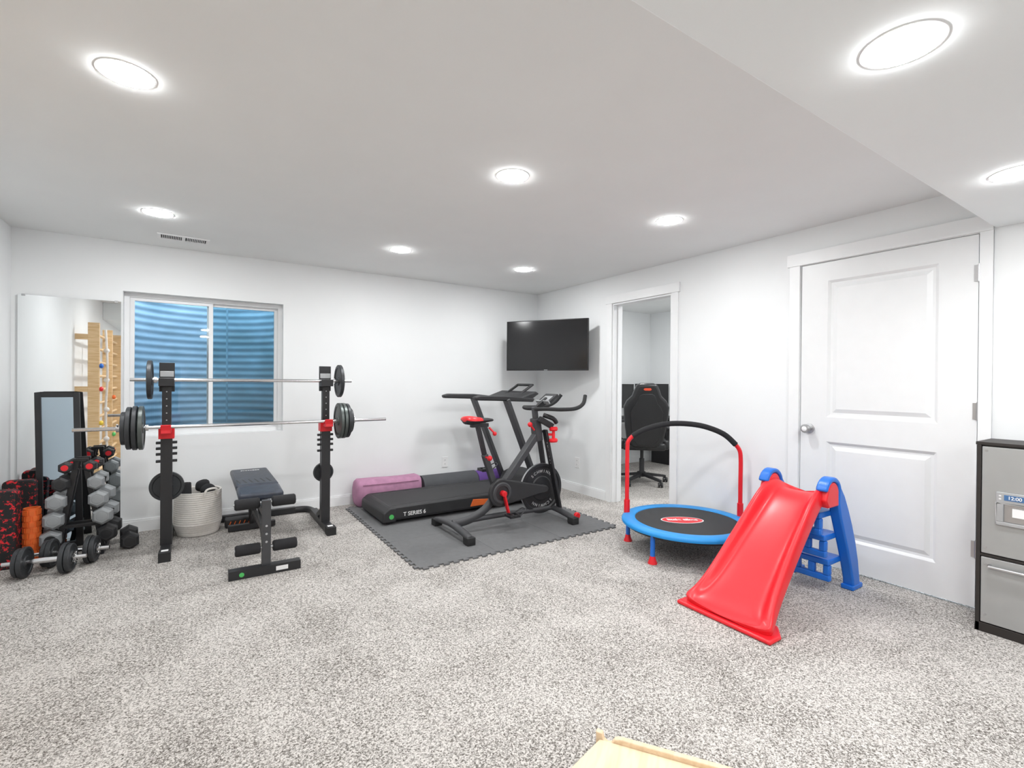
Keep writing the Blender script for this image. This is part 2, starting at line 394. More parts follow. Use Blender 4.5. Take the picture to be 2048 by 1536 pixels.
# window well
b=MB();cx,cy,R=.10,YB+.16,.68
rows=[];nz=280;seg=40
for i in range(nz+1):
    z=.25+i*(2.05)/nz
    dr=.0055*math.sin(z*2*math.pi/.068)
    row=[]
    for k in range(seg+1):
        a=math.pi*k/seg
        row.append((cx-(R+dr)*math.cos(a),cy+(.95+dr)*math.sin(a),z))
    rows.append(row)
n=len(rows[0]);vs=[p for q in rows for p in q];fs=[(i*n+k,i*n+k+1,(i+1)*n+k+1,(i+1)*n+k) for i in range(nz) for k in range(n-1)]
b.add(vs,fs)
well=thing("window_well",(cx,cy,.25),"corrugated galvanised steel well outside the window","window well")
part(well,"corrugated_wall",b,"steelw",ang=80)
b=MB()
b.cyl((.27,cy+.78,.3),(.27,cy+.78,2.30),.009,n=8)
part(well,"pole",b,"steelw")
b=MB();b.box(cx-.95,cx+.95,cy,cy+1.15,.15,.25);part(well,"gravel_bed",b,"dirt")

# ================================================================= CEILING FIXTURES
def lamp(x,y,z,first=[None]):
    if first[0] is None:
        e=thing("recessed_light",(x,y,z),"round recessed LED downlight, white trim, switched on","ceiling light",group="recessed ceiling lights")
        b=MB();b.lathe([(.0815,-.0004),(.0815,-.0016),(.0865,-.0012),(.0875,0)],(x,y,z),(0,0,1),48)
        part(e,"trim_ring",b,"white")
        b=MB();b.lathe([(.081,-.0020),(.066,-.0060),(0,-.0078)],(x,y,z),(0,0,1),32);part(e,"lens",b,"lamp",ang=60)
        first[0]=e
    else: copy_thing(first[0],(x,y,z))
lamp(-.21,2.19,ZC);lamp(-.21,3.90,ZC)
lamp(1.385,2.13,ZC);lamp(1.41,3.85,ZC);lamp(2.63,3.84,ZC);lamp(2.63,2.13,ZC)
lamp(1.455,.48,ZS);lamp(2.70,.51,ZS);lamp(.15,.2,ZS)  # the last is an unseen lamp added as fill
lamp(.15,-1.3,ZS);lamp(1.455,-1.3,ZS);lamp(2.70,-1.3,ZS);lamp(4.25,2.6,ZC);lamp(4.45,4.15,ZC);lamp(5.2,3.1,ZC)  # all unseen: fill lamps added behind the camera, others added to brighten the office
# vent
v=thing("ceiling_vent",(-.08,4.495,ZC),"white slotted metal air vent on the ceiling","vent",rot=math.radians(2))
b=MB();b.box(-.165,.165,-.074,-.055,-.006,0).box(-.165,.165,.055,.074,-.006,0).box(-.165,-.143,-.055,.055,-.006,0).box(.143,.165,-.055,.055,-.006,0).box(-.009,.009,-.055,.055,-.006,0)
part(v,"frame",b,"white",local=True)
b=MB()
for k in range(25):
    x=-.134+k*.011
    if abs(x)<.012: continue
    b.box(x,x+.004,-.055,.055,-.006,-.001)
part(v,"louvers",b,"white",local=True)
b=MB();b.box(-.143,.143,-.055,.055,-.0008,0);part(v,"duct_opening",b,"vslot",local=True)
# outlets
o=thing("wall_outlet",(2.30,YB,.33),"white duplex outlet plate on the wall","outlet",group="wall outlets")
b=MB();b.box(-.035,.035,-.006,0,-.057,.057);part(o,"cover_plate",b,"white",bevel=.002,local=True)
for z in(-.021,.021):
    b=MB();b.box(-.012,.012,-.0075,-.0055,z-.013,z+.013).mt(1).box(-.006,-.004,-.0082,-.0074,z-.005,z+.006).box(.004,.006,-.0082,-.0074,z-.005,z+.006)
    part(o,"socket",b,["white","slot"],local=True)
copy_thing(o,(XR,4.09,.33),rot=-math.pi/2)

# ================================================================= MIRRORS
b=MB();b.box(-1.07,-.49,YB-.019,YB-.014,0.0,1.82)
wm=thing("wall_mirror",(-.78,YB-.016,0),"tall frameless rectangular mirror standing against the wall","mirror")
part(wm,"mirror_glass",b,"mirror")
for x in(-1.04,-.52):
    b=MB();b.box(x-.010,x+.010,YB-.022,YB-.0185,1.810,1.825)
    part(wm,"clip",b,"steel",bevel=.001)
fm=thing("framed_mirror",(-.82,4.70,0),"small mirror in black frame leaning on larger mirror","mirror")
A=Vector((-.93,4.70,.0));W=Vector((.285,-.02,0)).normalized();Hh=Vector((-.042,.11,1.12));H1=Hh.normalized();Nn=W.cross(H1)
wd,ht,bw,th=.25,1.12,.036,.02
def fbox(b,a0,a1,c0,c1,d0,d1):
    vs=[A+W*a+H1*c+Nn*d for a in(a0,a1) for c in(c0,c1) for d in(d0,d1)]
    b.add(vs,[(0,1,3,2),(4,6,7,5),(0,4,5,1),(2,3,7,6),(0,2,6,4),(1,5,7,3)])
b=MB();fbox(b,0,bw,0,ht,0,th);fbox(b,wd-bw,wd,0,ht,0,th);fbox(b,bw,wd-bw,0,bw,0,th);fbox(b,bw,wd-bw,ht-bw,ht,0,th)
part(fm,"frame",b,"blk",bevel=.004)
b=MB();fbox(b,bw,wd-bw,bw,ht-bw,.006,.012);part(fm,"mirror_glass",b,"dmirror")

# ================================================================= WALL BARS (seen in the mirror)
wb=thing("climbing_wall_bars",(-1.0,1.9,0),"pine climbing wall bars with ropes and coloured holds","climbing frame")
for y in(2.62,1.62,.75):
    b=MB();b.box(-1.0,-.90,y-.02,y+.02,0,1.84);part(wb,"upright",b,"pine",bevel=.003)
for y0,y1 in((1.62,2.62),(.75,1.62)):
    for k in range(11):
        b=MB();b.cyl((-.955,y0+.02,.14+k*.158),(-.955,y1-.02,.14+k*.158),.016,n=12);part(wb,"rung",b,"pine")
for y in(2.62,.75):
    for z in(.35,1.1,1.68):
        b=MB();b.box(XL,-1.0,y-.02,y+.02,z-.03,z+.03);part(wb,"bracket",b,"pine")
for i,(z,c) in enumerate([(1.36,"blue"),(.98,"orange"),(.72,"yellow"),(.5,"gr"),(1.1,"red"),(.3,"orange")]):
    b=MB();b.sph((-.885,1.62 if i%2 else 2.62,z),.035,12,(.6,1,.8));part(wb,"climbing_hold",b,c)
b=MB();b.tube([(-.90,2.2,1.8),(-.88,2.22,1.3),(-.9,2.18,.8),(-.88,2.2,.3)],.012)
for k in range(4): b.sph((-.89,2.2,1.55-k*.35),.03,10)
part(wb,"rope",b,"rope")

# ================================================================= PUZZLE MAT
NX=3;TS=.585;mx0,my0=1.215,2.935
def edge(p0,p1,out,tabs):
    pts=[p0]
    if not tabs:return pts
    p0=Vector(p0);p1=Vector(p1);d=(p1-p0);L=d.length;d/=L;o=Vector(out);n=8;s=L/n
    for k in range(n):
        c=p0+d*(k+.5)*s
        pts+= [tuple(c-d*s*.18),tuple(c-d*s*.31+o*.026),tuple(c+d*s*.31+o*.026),tuple(c+d*s*.18)]
    return pts
for i in range(NX):
    for j in range(NX):
        x0=mx0+i*TS+.0008;x1=mx0+(i+1)*TS-.0008;y0=my0+j*TS+.0008;y1=my0+(j+1)*TS-.0008
        poly=edge((x0,y0),(x1,y0),(0,-1),j==0)+edge((x1,y0),(x1,y1),(1,0),i==NX-1)+edge((x1,y1),(x0,y1),(0,1),j==NX-1)+edge((x0,y1),(x0,y0),(-1,0),i==0)
        b=MB();b.prism(poly,lambda a,c,t:(a,c,t),0,.012)
        single("foam_floor_tile",b,"foam",(x0,y0,0),"dark grey interlocking foam tile on the carpet","floor mat",bevel=.002,group="interlocking foam floor tiles")
G=.012

# ================================================================= SQUAT RACK
ux=(-.17,.90);uy=4.20
sr=thing("squat_rack",(.365,uy,0),"black steel squat rack with red safety catches","squat rack")
b=MB();z=.03
for s,x in((-1,ux[0]),(1,ux[1])):
    b.beam((x,3.98,z),(x,4.66,z),.06,.055)
    b.tube([(x,4.64,z),(x-s*.01,4.72,z),(x-s*.05,4.785,z),(x-s*.14,4.80,z)],.027,n=12)
b.beam((ux[0]+.13,4.80,z),(ux[1]-.13,4.80,z),.05,.052)
part(sr,"base_frame",b,"blk",bevel=.003)
for x in ux:
    b=MB();b.box(x-.034,x+.034,3.945,4.03,0,.062).mt(1).box(x-.02,x+.02,3.985,4.022,.062,.0635)
    part(sr,"foot_cap",b,["rub","white"],bevel=.003)
    b=MB();b.box(x-.034,x+.034,uy-.034,uy+.034,.055,.83).box(x-.027,x+.027,uy-.027,uy+.027,.83,1.168)
    b.beam((x,uy-.01,.16),(x,4.42,.05),.045,.04)
    b.mt(1)
    for k in range(5): b.cyl((x,uy-.0278,.93+k*.05),(x,uy-.026,.93+k*.05),.0045,n=12)
    part(sr,"upright",b,["blk","silver"],bevel=.002)
    b=MB()
    b.box(x-.045,x+.045,uy+.012,uy+.035,1.13,1.335).box(x-.045,x+.045,uy-.07,uy+.035,1.17,1.20).box(x-.045,x+.045,uy-.075,uy-.055,1.17,1.225)
    b.mt(1).box(x-.04,x+.04,uy+.008,uy+.012,1.235,1.275)
    part(sr,"bar_cradle",b,["blk","silver"],bevel=.004)
    b=MB();b.box(x-.046,x+.046,uy-.044,uy+.044,.80,.885).box(x-.03,x+.03,uy-.145,uy-.04,.845,.868).box(x-.03,x+.03,uy-.145,uy-.13,.868,.905)
    part(sr,"safety_catch",b,"redp",bevel=.003)
    for zz in(.77,.73,.69,.64):
        b=MB();b.box(x-.062,x+.062,uy-.012,uy+.012,zz-.009,zz+.009)
        part(sr,"peg",b,"blk",bevel=.003)
    b=MB();b.cyl((x,uy+.03,.45),(x,uy+.17,.45),.0125,n=14);part(sr,"plate_holder",b,"blk")
def platemesh(R,t):
    return [(.0135,-t/2),(.035,-t/2),(.04,-t*.28),(R*.78,-t*.28),(R*.83,-t/2),(R*.96,-t/2),(R,-t*.36),(R,t*.36),(R*.96,t/2),(R*.83,t/2),(R*.78,t*.28),(.04,t*.28),(.035,t/2),(.0135,t/2)]
def plate(c,ax,R,t,m,label):
    b=MB();b.lathe(platemesh(R,t),c,ax,48,closed=True)
    return single("weight_plate",b,m,c,label,"weight plate",group="cast iron weight plates",ang=25)
bz,by=.889,uy-.105
lab_b="grey cast iron weight plate on the lower barbell"
for x,Rr,mm in((-.305,.148,"green"),(-.338,.148,"iron"),(-.370,.142,"iron"),(-.398,.11,"iron")): plate((x,by,bz),(1,0,0),Rr,.027,mm,lab_b)
for x,Rr,mm in((.985,.145,"green"),(1.015,.145,"green"),(1.045,.14,"iron"),(1.07,.10,"iron")): plate((x,by,bz),(1,0,0),Rr,.026,mm,lab_b)
tz,ty=1.2135,uy-.02
plate((-.265,ty,tz),(1,0,0),.135,.028,"iron","dark cast iron weight plate on the upper barbell")
plate((1.005,ty,tz),(1,0,0),.135,.028,"iron","dark cast iron weight plate on the upper barbell")
plate((ux[0],uy+.062,.45),(0,1,0),.105,.024,"iron","small iron plate stored on rack peg")
plate((ux[0],uy+.092,.45),(0,1,0),.085,.022,"iron","small iron plate stored on rack peg")
plate((ux[1],uy+.062,.45),(0,1,0),.08,.022,"iron","small iron plate stored on rack peg")
for (x0,x1,y,z,il,ir,lb) in((-.655,1.375,by,bz,-.275,.955,"long chrome barbell resting on the red safety catches"),(-.375,1.105,ty,tz,-.235,.975,"short chrome barbell resting on the top rack cradles")):
    e=thing("barbell",((x0+x1)/2,y,z),lb,"barbell",group="barbells on the squat rack")
    b=MB();b.cyl((x0,y,z),(x1,y,z),.0125,n=18);part(e,"bar",b,"chrome")
    for x in(il,ir):
        b=MB();b.cyl((x-.009,y,z),(x+.009,y,z),.022,n=20);part(e,"inner_collar",b,"chrome")
    if x1>1.2:
        for x in(-.428,1.10):
            b=MB();b.cyl((x-.01,y,z),(x+.01,y,z),.024,n=20);b.cyl((x,y,z),(x,y-.04,z+.03),.005,n=8);part(e,"spin_collar",b,"steel")

# ================================================================= BENCH
bn=thing("weight_bench",(.38,3.9,0),"black adjustable weight bench with foam leg rollers","weight bench")
T=Matrix.Translation((.385,4.35,.435))
b=MB();b.box(-.14,.14,-.36,.36,-.03,.022,T);part(bn,"back_pad",b,"pad",bevel=.018,label="navy vinyl back pad with printed mark")
T=Matrix.Translation((.385,3.85,.425))@Matrix.Rotation(math.radians(4),4,'X')
b=MB();b.box(-.14,.14,-.115,.115,-.03,.022,T);part(bn,"seat_pad",b,"pad",bevel=.018)
text(bn,"pad_lettering","FITNESS",.04,(.385,4.60,.4585),(1,0,0),(0,1,0),"ink",bold=.0006)
b=MB()
for k in range(6):
    b.add([(.27+k*.04,4.05,.4577),(.285+k*.04,4.05,.4577),(.265+k*.04,4.20,.4577),(.255+k*.04,4.20,.4577)],[(0,1,2,3)])
part(bn,"pad_stripes",b,"greym")
b=MB();b.beam((.385,3.42,.36),(.385,4.6,.36),.045,.05)
b.beam((.385,4.5,.36),(.40,4.47,.04),.045,.045).beam((.22,4.46,.03),(.56,4.46,.03),.045,.045)
b.beam((.385,3.85,.35),(.385,3.42,.10),.04,.04)
b.beam((.385,4.2,.2),(.385,4.46,.06),.03,.03).beam((.385,3.6,.22),(.385,4.2,.2),.03,.03)
b.box(.33,.44,4.2,4.24,.36,.41).box(.33,.44,4.5,4.54,.36,.41).box(.34,.43,3.80,3.84,.36,.40)
part(bn,"frame",b,"blk",bevel=.003)
b=MB();b.box(.352,.402,3.385,3.425,.03,.46).mt(1)
for z in(.30,.25,.20): b.cyl((.377,3.384,z),(.377,3.386,z),.007,n=12)
part(bn,"front_post",b,["char","silver"],bevel=.003)
b=MB();b.box(.17,.575,3.365,3.425,0.0,.055).mt(1).box(.43,.50,3.3645,3.3655,.015,.042);b.mt(2).lathe([(0,-.001),(.014,-.001),(.014,0)],(.24,3.365,.027),(0,1,0),20)
part(bn,"front_foot",b,["blk","ink","gr"],bevel=.003)
for z,y in((.435,3.46),(.165,3.40)):
    b=MB();b.cyl((.20,y,z),(.56,y,z),.009,n=10);part(bn,"roller_axle",b,"steel")
    for x0,x1 in((.205,.345),(.415,.555)):
        b=MB();b.lathe([(0,0),(.028,0),(.034,.008),(.034,x1-x0-.008),(.028,x1-x0),(0,x1-x0)],(x0,y,z),(1,0,0),24);part(bn,"roller_pad",b,"cloth")

e=thing("exercise_block",(.33,4.62,0),"black and orange ribbed exercise block on the carpet","exercise gear")
b=MB();b.box(.205,.45,4.57,4.67,0,.075);part(e,"body",b,"blk2",bevel=.012)
b=MB()
for k in range(6): b.beam((.235+k*.034,4.568,.025),(.247+k*.034,4.568,.055),.006,.012,(0,1,0))
part(e,"ribs",b,"orange",bevel=.002)

# ================================================================= BASKET
e=thing("rope_basket",(.02,4.595,0),"cream woven cotton rope storage basket","basket")
pr=[(0,.004)]
nc=20;hh=.335
for i in range(nc+1):
    z=.012+i*(hh-.012)/nc; r=.143+.022*min(1,i/5)-.006*(i/nc)
    pr+= [(r-.0004,z-.0080),(r+.0015,z-.004),(r+.0015,z+.004)]
rt=pr[-1][0]
pr+=[(rt-.004,hh+.006),(rt-.012,hh),(rt-.012,.02),(0,.02)]
b=MB();b.lathe(pr,(.02,4.595,0),(0,0,1),48);part(e,"woven_body",b,"basket",ang=50)
for s in(-1,1):
    b=MB();c=Vector((.02,4.595,0));a=math.radians(-60 if s<0 else 120)
    d=Vector((math.cos(a),math.sin(a),0));tt=Vector((-d.y,d.x,0))
    b.tube([c+d*.164-tt*.05+Vector((0,0,.31)),c+d*.172-tt*.035+Vector((0,0,.36)),c+d*.172+tt*.035+Vector((0,0,.36)),c+d*.164+tt*.05+Vector((0,0,.31))],.008);part(e,"handle",b,"basket")
b=MB();b.lathe([(0,0),(.038,0),(.041,.006),(.041,.37),(.038,.376),(.02,.376),(.018,.35),(0,.35)],(-.055,4.56,.03),(-.03,.03,1),24)
single("foam_roller",b,"cloth",(-.055,4.56,.03),"black foam roller standing in the rope basket","foam roller")
def blob(c,r,seed,sc=(1,1,1)):
    rd=random.Random(seed);b=MB();b.sph(c,r,24,sc);ph=[(rd.uniform(10,30),rd.uniform(0,6)) for _ in range(6)];c=Vector(c)
    for i,p in enumerate(b.v):
        d=p-c;k=1+.10*math.sin(d.x*ph[0][0]*2+ph[0][1])+.08*math.sin(d.y*ph[1][0]*2.5+ph[1][1])+.08*math.sin(d.z*ph[2][0]*3+ph[2][1])
        b.v[i]=c+d*k
    return b
single("workout_glove",blob((.085,4.55,.345),.050,1,(1.0,1,.95)),"cloth",(.085,4.55,.30),"black padded glove bunched in the rope basket","glove",group="black gloves in the basket")
single("workout_glove",blob((.05,4.67,.352),.050,2,(1,1,.95)),"cloth",(.05,4.67,.30),"black padded glove bunched in the rope basket","glove",group="black gloves in the basket")
single("workout_bag",blob((.065,4.61,.20),.075,3,(.9,1.0,1.15)),"cloth",(.065,4.61,.1),"black fabric bag stuffed in the rope basket","bag")

# ================================================================= DUMBBELL RACK
rx,ry=-.665,4.49
rk=thing("dumbbell_rack",(rx,ry,0),"black steel A-frame dumbbell stand","dumbbell rack")
levels=[(.615,.064),(.505,.090),(.39,.112),(.27,.134),(.145,.152)]
for dy in(-.05,.05):
    b=MB()
    b.beam((rx-.02,ry+dy,.66),(rx-.12,ry+dy,.03),.03,.02,(0,1,0)).beam((rx+.02,ry+dy,.66),(rx+.12,ry+dy,.03),.03,.02,(0,1,0))
    b.beam((rx-.04,ry+dy,.655),(rx+.04,ry+dy,.655),.03,.02).beam((rx-.09,ry+dy,.2),(rx+.09,ry+dy,.2),.025,.02)
    for z,ox in levels:
        for s in(-1,1):
            xi=rx+s*(ox-.055);xo=rx+s*(ox+.022)
            b.beam((xi,ry+dy,z-.024),(xo,ry+dy,z-.024),.018,.012).beam((xo,ry+dy,z-.028),(xo+s*.008,ry+dy,z+.008),.018,.01,(0,1,0))
    part(rk,"side_frame",b,"blk",bevel=.002)
for s in(-1,1):
    b=MB();b.beam((rx+s*.12,ry-.14,.02),(rx+s*.12,ry+.14,.02),.035,.03)
    part(rk,"foot",b,"blk",bevel=.003)
def hexdb(c,rot,R,L,hl,m,endm,label):
    e=thing("hex_dumbbell",c,label,"dumbbell",rot=rot,group="hex dumbbells on the stand")
    b=MB();b.lathe([(0,-hl/2),(.011,-hl/2),(.015,-hl/4),(.016,0),(.015,hl/4),(.011,hl/2),(0,hl/2)],(0,0,0),(0,1,0),16);part(e,"handle",b,"chrome",local=True)
    for s in(-1,1):
        b=MB();o=(0,s*(hl/2+L/2),0)
        b.lathe([(0,-L/2),(R*.72,-L/2),(R,-L*.3),(R,L*.3),(R*.72,L/2),(0,L/2)],o,(0,1,0),6,start=math.pi/6)
        b.mt(1).lathe([(0,-L/2-.001),(R*.5,-L/2-.001),(R*.5,L/2+.001),(0,L/2+.001)],o,(0,1,0),18)
        part(e,"head",b,[m,endm],bevel=.003,local=True,ang=20)
    return e
sz=[(.042,.055,.12),(.052,.07,.12),(.060,.082,.12),(.062,.088,.12),(.063,.09,.12)]
for li,((z,ox),(R,L,hl)) in enumerate(zip(levels,sz)):
    for s in(-1,1):
        m,em=("blk2","red") if li==0 else (("blk2","blk") if (li==1 and s<0) else ("grey","grey"))
        if li==4: m,em=("grey","blk") if s<0 else ("blk2","blk")
        lb="small black hex dumbbell with red ends" if li==0 else ("black rubber hex dumbbell on the stand" if m=="blk2" else "grey cast hex dumbbell on the stand")
        hexdb((rx+s*ox,ry+random.uniform(-.015,.015),z-.002),math.radians(random.uniform(-6,6)),R,L,hl,m,em,lb)
hexdb((-.405,4.52,.056),math.radians(6),.062,.085,.12,"blk2","blk","large black hex dumbbell lying on the carpet")
def adj(p0,p1,R,label):
    p0=Vector(p0);p1=Vector(p1);c=(p0+p1)/2;a=math.atan2((p1-p0).y,(p1-p0).x)
    e=thing("adjustable_dumbbell",c,label,"dumbbell",rot=a,group="adjustable dumbbells on the carpet")
    L=.40;h=.075
    b=MB();b.cyl((-L/2,0,0),(L/2,0,0),.0125,n=16);part(e,"bar",b,"chrome",local=True)
    b=MB();b.lathe([(0,-.06),(.016,-.06),(.018,0),(.016,.06),(0,.06)],(0,0,0),(1,0,0),16);part(e,"grip",b,"chrome",local=True)
    for s in(-1,1):
        for k,RR in((0,R),(1,R*.93)):
            b=MB();b.lathe(platemesh(RR,.024),(s*(h+k*.026+.02),0,0),(1,0,0),40,closed=True);part(e,"plate",b,"iron",local=True,ang=25)
        b=MB();o=s*(h+.068)
        b.lathe([(0,-.01),(.022,-.01),(.022,.01),(0,.01)],(o,0,0),(1,0,0),16)
        for k in range(6):
            t=k*math.pi/3;b.beam((o,math.cos(t)*.015,math.sin(t)*.015),(o,math.cos(t)*.034,math.sin(t)*.034),.016,.014,(1,0,0))
        part(e,"star_collar",b,"chrome",bevel=.002,local=True)
adj((-.91,4.10,.093),(-.64,4.06,.093),.093,"adjustable dumbbell with iron plates and chrome star collars")
adj((-.80,4.24,.09),(-.555,4.20,.09),.09,"adjustable dumbbell with dark plates beside the stand")
def board(x,y,w,h,t,rot,label):
    poly=[]
    r=.03
    for cx_,cz_,a0 in((w/2-r,h-r,0),(-w/2+r,h-r,90),(-w/2+r,r,180),(w/2-r,r,270)):
        for k in range(5):
            a=math.radians(a0+k*22.5);poly.append((cx_+r*math.cos(a),cz_+r*math.sin(a)))
    e=thing("splatter_foam_board",(x,y,0),label,"exercise gear",rot=rot,group="splatter pattern foam boards")
    b=MB();b.prism(poly,lambda a,c,t_:(a,t_,c),-t/2,t/2);part(e,"board",b,"splat",bevel=.008,local=True)
board(-1.03,4.36,.15,.50,.09,math.radians(-4),"black foam block with red splatter pattern, upright")
board(-1.005,4.62,.17,.52,.06,math.radians(-4),"black foam board with red splatter leaning upright")
e=thing("orange_foam_roller",(-.905,4.42,0),"orange grid-textured foam roller standing upright","foam roller")
b=MB();R0=.043
b.lathe([(0,0),(R0,0),(R0,.36),(.034,.36),(.034,.3),(0,.3)],(-.905,4.42,0),(0,0,1),40)
for j in range(9):
    for k in range(9):
        a=2*math.pi*(k+.5*(j%2))/9;zz=.012+j*.038
        c=Vector((-.905+R0*math.cos(a),4.42+R0*math.sin(a),zz));tt=Vector((-math.sin(a),math.cos(a),0));rd_=Vector((math.cos(a),math.sin(a),0))
        q=[c+tt*u_*.011+rd_*w_+Vector((0,0,v_)) for u_ in(-1,1) for w_ in(-.002,.0035) for v_ in(0,.030)]
        b.add(q,[(0,1,3,2),(4,6,7,5),(0,4,5,1),(2,3,7,6),(0,2,6,4),(1,5,7,3)])
part(e,"textured_sleeve",b,"orange")

# ================================================================= ROLLS
b=MB();x0,x1=1.28,1.94
def rr(x,r,sag=0):
    out=[]
    for k in range(24):
        a=2*math.pi*k/24;c,s=math.cos(a),math.sin(a)
        out.append((x,4.715+r*.9*math.copysign(abs(c)**.6,c),.135+r*math.copysign(abs(s)**.7,s)-(sag if s>0 else 0)*s))
    return out
b.loft([rr(x0,.08),rr(x0+.012,.115),rr(x0+.035,.133),rr(x0+.2,.134,.004),rr((x0+x1)/2,.134,.010),rr(x1-.2,.134,.012),rr(x1-.035,.133,.006),rr(x1-.012,.115),rr(x1,.08)])
e=thing("yoga_bolster",(1.6,4.715,0),"dusty mauve fabric yoga bolster against the wall","bolster");part(e,"cover",b,"mauve",ang=60)
b=MB();b.tube([(1.33,4.600,.225),(1.6,4.598,.222),(1.89,4.600,.220)],.004,n=6);part(e,"piping",b,"mauve")
e=thing("rolled_yoga_mat",(2.3,4.74,0),"dark grey rolled exercise mat against the wall","exercise mat")
b=MB()
def spiral(x,r0=.115):
    return [(x,4.73+r0*math.cos(2*math.pi*k/32),.118+r0*math.sin(2*math.pi*k/32)) for k in range(32)]
b.loft([spiral(1.965),spiral(2.60)])
part(e,"rolled_foam",b,"greym")
e=thing("rolled_yoga_mat",(2.75,4.745,0),"purple rolled mat against the wall","exercise mat")
b=MB();b.lathe([(0,0),(.1,0),(.105,.01),(.105,.28),(.1,.29),(0,.29)],(2.62,4.745,.117),(1,0,0),32);part(e,"rolled_foam",b,"purple")

# ================================================================= TREADMILL
tm=thing("treadmill",(2.2,4.24,G),"black folding treadmill with running deck and upright console","treadmill")
yn,yf=3.93,4.55
b=MB();pf=[(1.315,.03),(2.95,.03),(2.95,.125),(1.40,.125),(1.33,.10)]
b.prism(pf,lambda a,c,t:(a,t,c+G),yn+.015,yf-.015);part(tm,"deck_base",b,"char",bevel=.006)
for ya in(yn,yf-.075):
    b=MB();b.prism([(1.32,.04),(2.95,.04),(2.95,.145),(1.38,.145),(1.325,.12)],lambda a,c,t:(a,t,c+G),ya,ya+.075);part(tm,"side_rail",b,"blk2",bevel=.012)
b=MB();b.box(1.37,2.80,yn+.08,yf-.08,.11,.143+G);part(tm,"running_belt",b,"belt",bevel=.004)
b=MB();b.prism([(1.30,.02),(1.42,.02),(1.42,.14),(1.36,.145),(1.305,.105)],lambda a,c,t:(a,t,c+G),yn-.003,yf+.003);part(tm,"end_cap",b,"blk2",bevel=.014)
for y in(yn+.05,yf-.05):
    b=MB();b.cyl((1.36,y-.02,.02+G),(1.36,y+.02,.02+G),.02,n=16);part(tm,"foot",b,"rub")
b=MB();b.box(2.88,2.93,yn+.02,yf-.02,0+G,.04+G);part(tm,"foot",b,"rub")
b=MB();b.prism([(2.74,.08),(3.16,.06),(3.19,.14),(3.10,.26),(2.95,.285),(2.82,.24)],lambda a,c,t:(a,t,c),yn+.05,yf-.05);part(tm,"motor_hood",b,"blk2",bevel=.02)
for y in(yn-.005,yf+.04):
    b=MB();b.beam((2.93,y,.05),(2.50,y,1.05),.04,.085,(0,1,0)).beam((2.80,y,.04+G),(3.16,y,.04+G),.045,.05)
    part(tm,"upright",b,"char",bevel=.008)
    b=MB();b.prism([(2.14,1.075),(2.15,1.045),(2.44,1.035),(2.80,1.02),(2.82,1.055),(2.50,1.085),(2.2,1.09)],lambda a,c,t:(a,t,c),y-.035,y+.035);part(tm,"handrail",b,"blk2",bevel=.012)
b=MB();b.prism([(2.62,1.045),(2.80,1.04),(2.90,1.10),(2.86,1.125)],lambda a,c,t:(a,t,c),yn,yf+.03);part(tm,"console",b,"blk2",bevel=.012)
b=MB()
T=Matrix.Translation((2.86,4.24,1.14))@Matrix.Rotation(math.radians(-32),4,'Y')
b.box(-.10,.10,-.15,-.12,-.01,.01,T).box(-.10,.10,.12,.15,-.01,.01,T).box(-.10,-.075,-.12,.12,-.01,.01,T).box(.075,.10,-.12,.12,-.01,.01,T)
part(tm,"tablet_holder",b,"blk2",bevel=.006)
text(tm,"lettering","T SERIES 6",.046,(1.58,yn-.0015,.088),(1,0,0),(0,0,1),"ink",bold=.0006)
b=MB();b.lathe([(0,-.0015),(.02,-.0015),(.02,0)],(1.375,yn-.003,.08),(0,1,0),24);part(tm,"round_badge",b,"gr")
b=MB();b.prism([(2.12,.055),(2.34,.055),(2.36,.10),(2.15,.12)],lambda a,c,t:(a,t,c+G),yn-.003,yn+.01);part(tm,"orange_badge",b,"orange",bevel=.002)

# ================================================================= EXERCISE BIKE
c0=3.45
bk=thing("exercise_bike",(2.2,c0,G),"black indoor cycling bike with red accents and flywheel","exercise bike")
def P3(x,y,z): return (x,c0+y,z)
for x,nm in((1.70,"rear_stabiliser"),(2.70,"front_stabiliser")):
    b=MB();b.tube([P3(x,-.30,.055),P3(x,-.2,.075),P3(x,0,.09),P3(x,.2,.075),P3(x,.30,.055)],.028,n=14,flat=(1.1,.85))
    b.mt(1)
    for s in(-1,1): b.beam(P3(x,s*.25,.045),P3(x,s*.325,.045),.07,.05).box(x-.035,x+.035,c0+s*.29-.035,c0+s*.29+.035,G,.035)
    if nm[0]=='f':
        b.mt(2)
        for s in(-1,1): b.cyl(P3(x+.045,s*.30,.075),P3(x+.045,s*.27,.075),.028,n=16)
    part(bk,nm,b,["char","rub","redp"],bevel=.006)
b=MB()
b.tube([P3(1.70,0,.09),P3(1.85,0,.105),P3(2.0,0,.17),P3(2.12,0,.30)],.032,n=12,flat=(.8,1.1))
b.tube([P3(1.86,0,.10),P3(2.2,0,.10),P3(2.70,0,.09)],.022,n=12)
b.beam(P3(2.06,0,.22),P3(2.55,0,.80),.05,.07,(0,1,0),.05,.065)
b.beam(P3(2.12,0,.26),P3(1.99,0,.62),.045,.05,(0,1,0))
part(bk,"main_frame",b,"char",bevel=.006)
b=MB();b.beam(P3(2.005,0,.56),P3(1.925,0,.855),.03,.042,(0,1,0)).beam(P3(1.86,0,.862),P3(2.02,0,.862),.035,.03)
part(bk,"seat_post",b,"blk",bevel=.003)
b=MB();b.cyl(P3(1.99,-.02,.60),P3(1.99,-.075,.60),.008,n=10).sph(P3(1.99,-.085,.60),.022);part(bk,"adjustment_knob",b,"redp")
b=MB();b.cyl(P3(2.03,0,.84),P3(2.06,-.03,.80),.008).sph(P3(2.065,-.035,.79),.018);part(bk,"adjustment_knob",b,"redp")
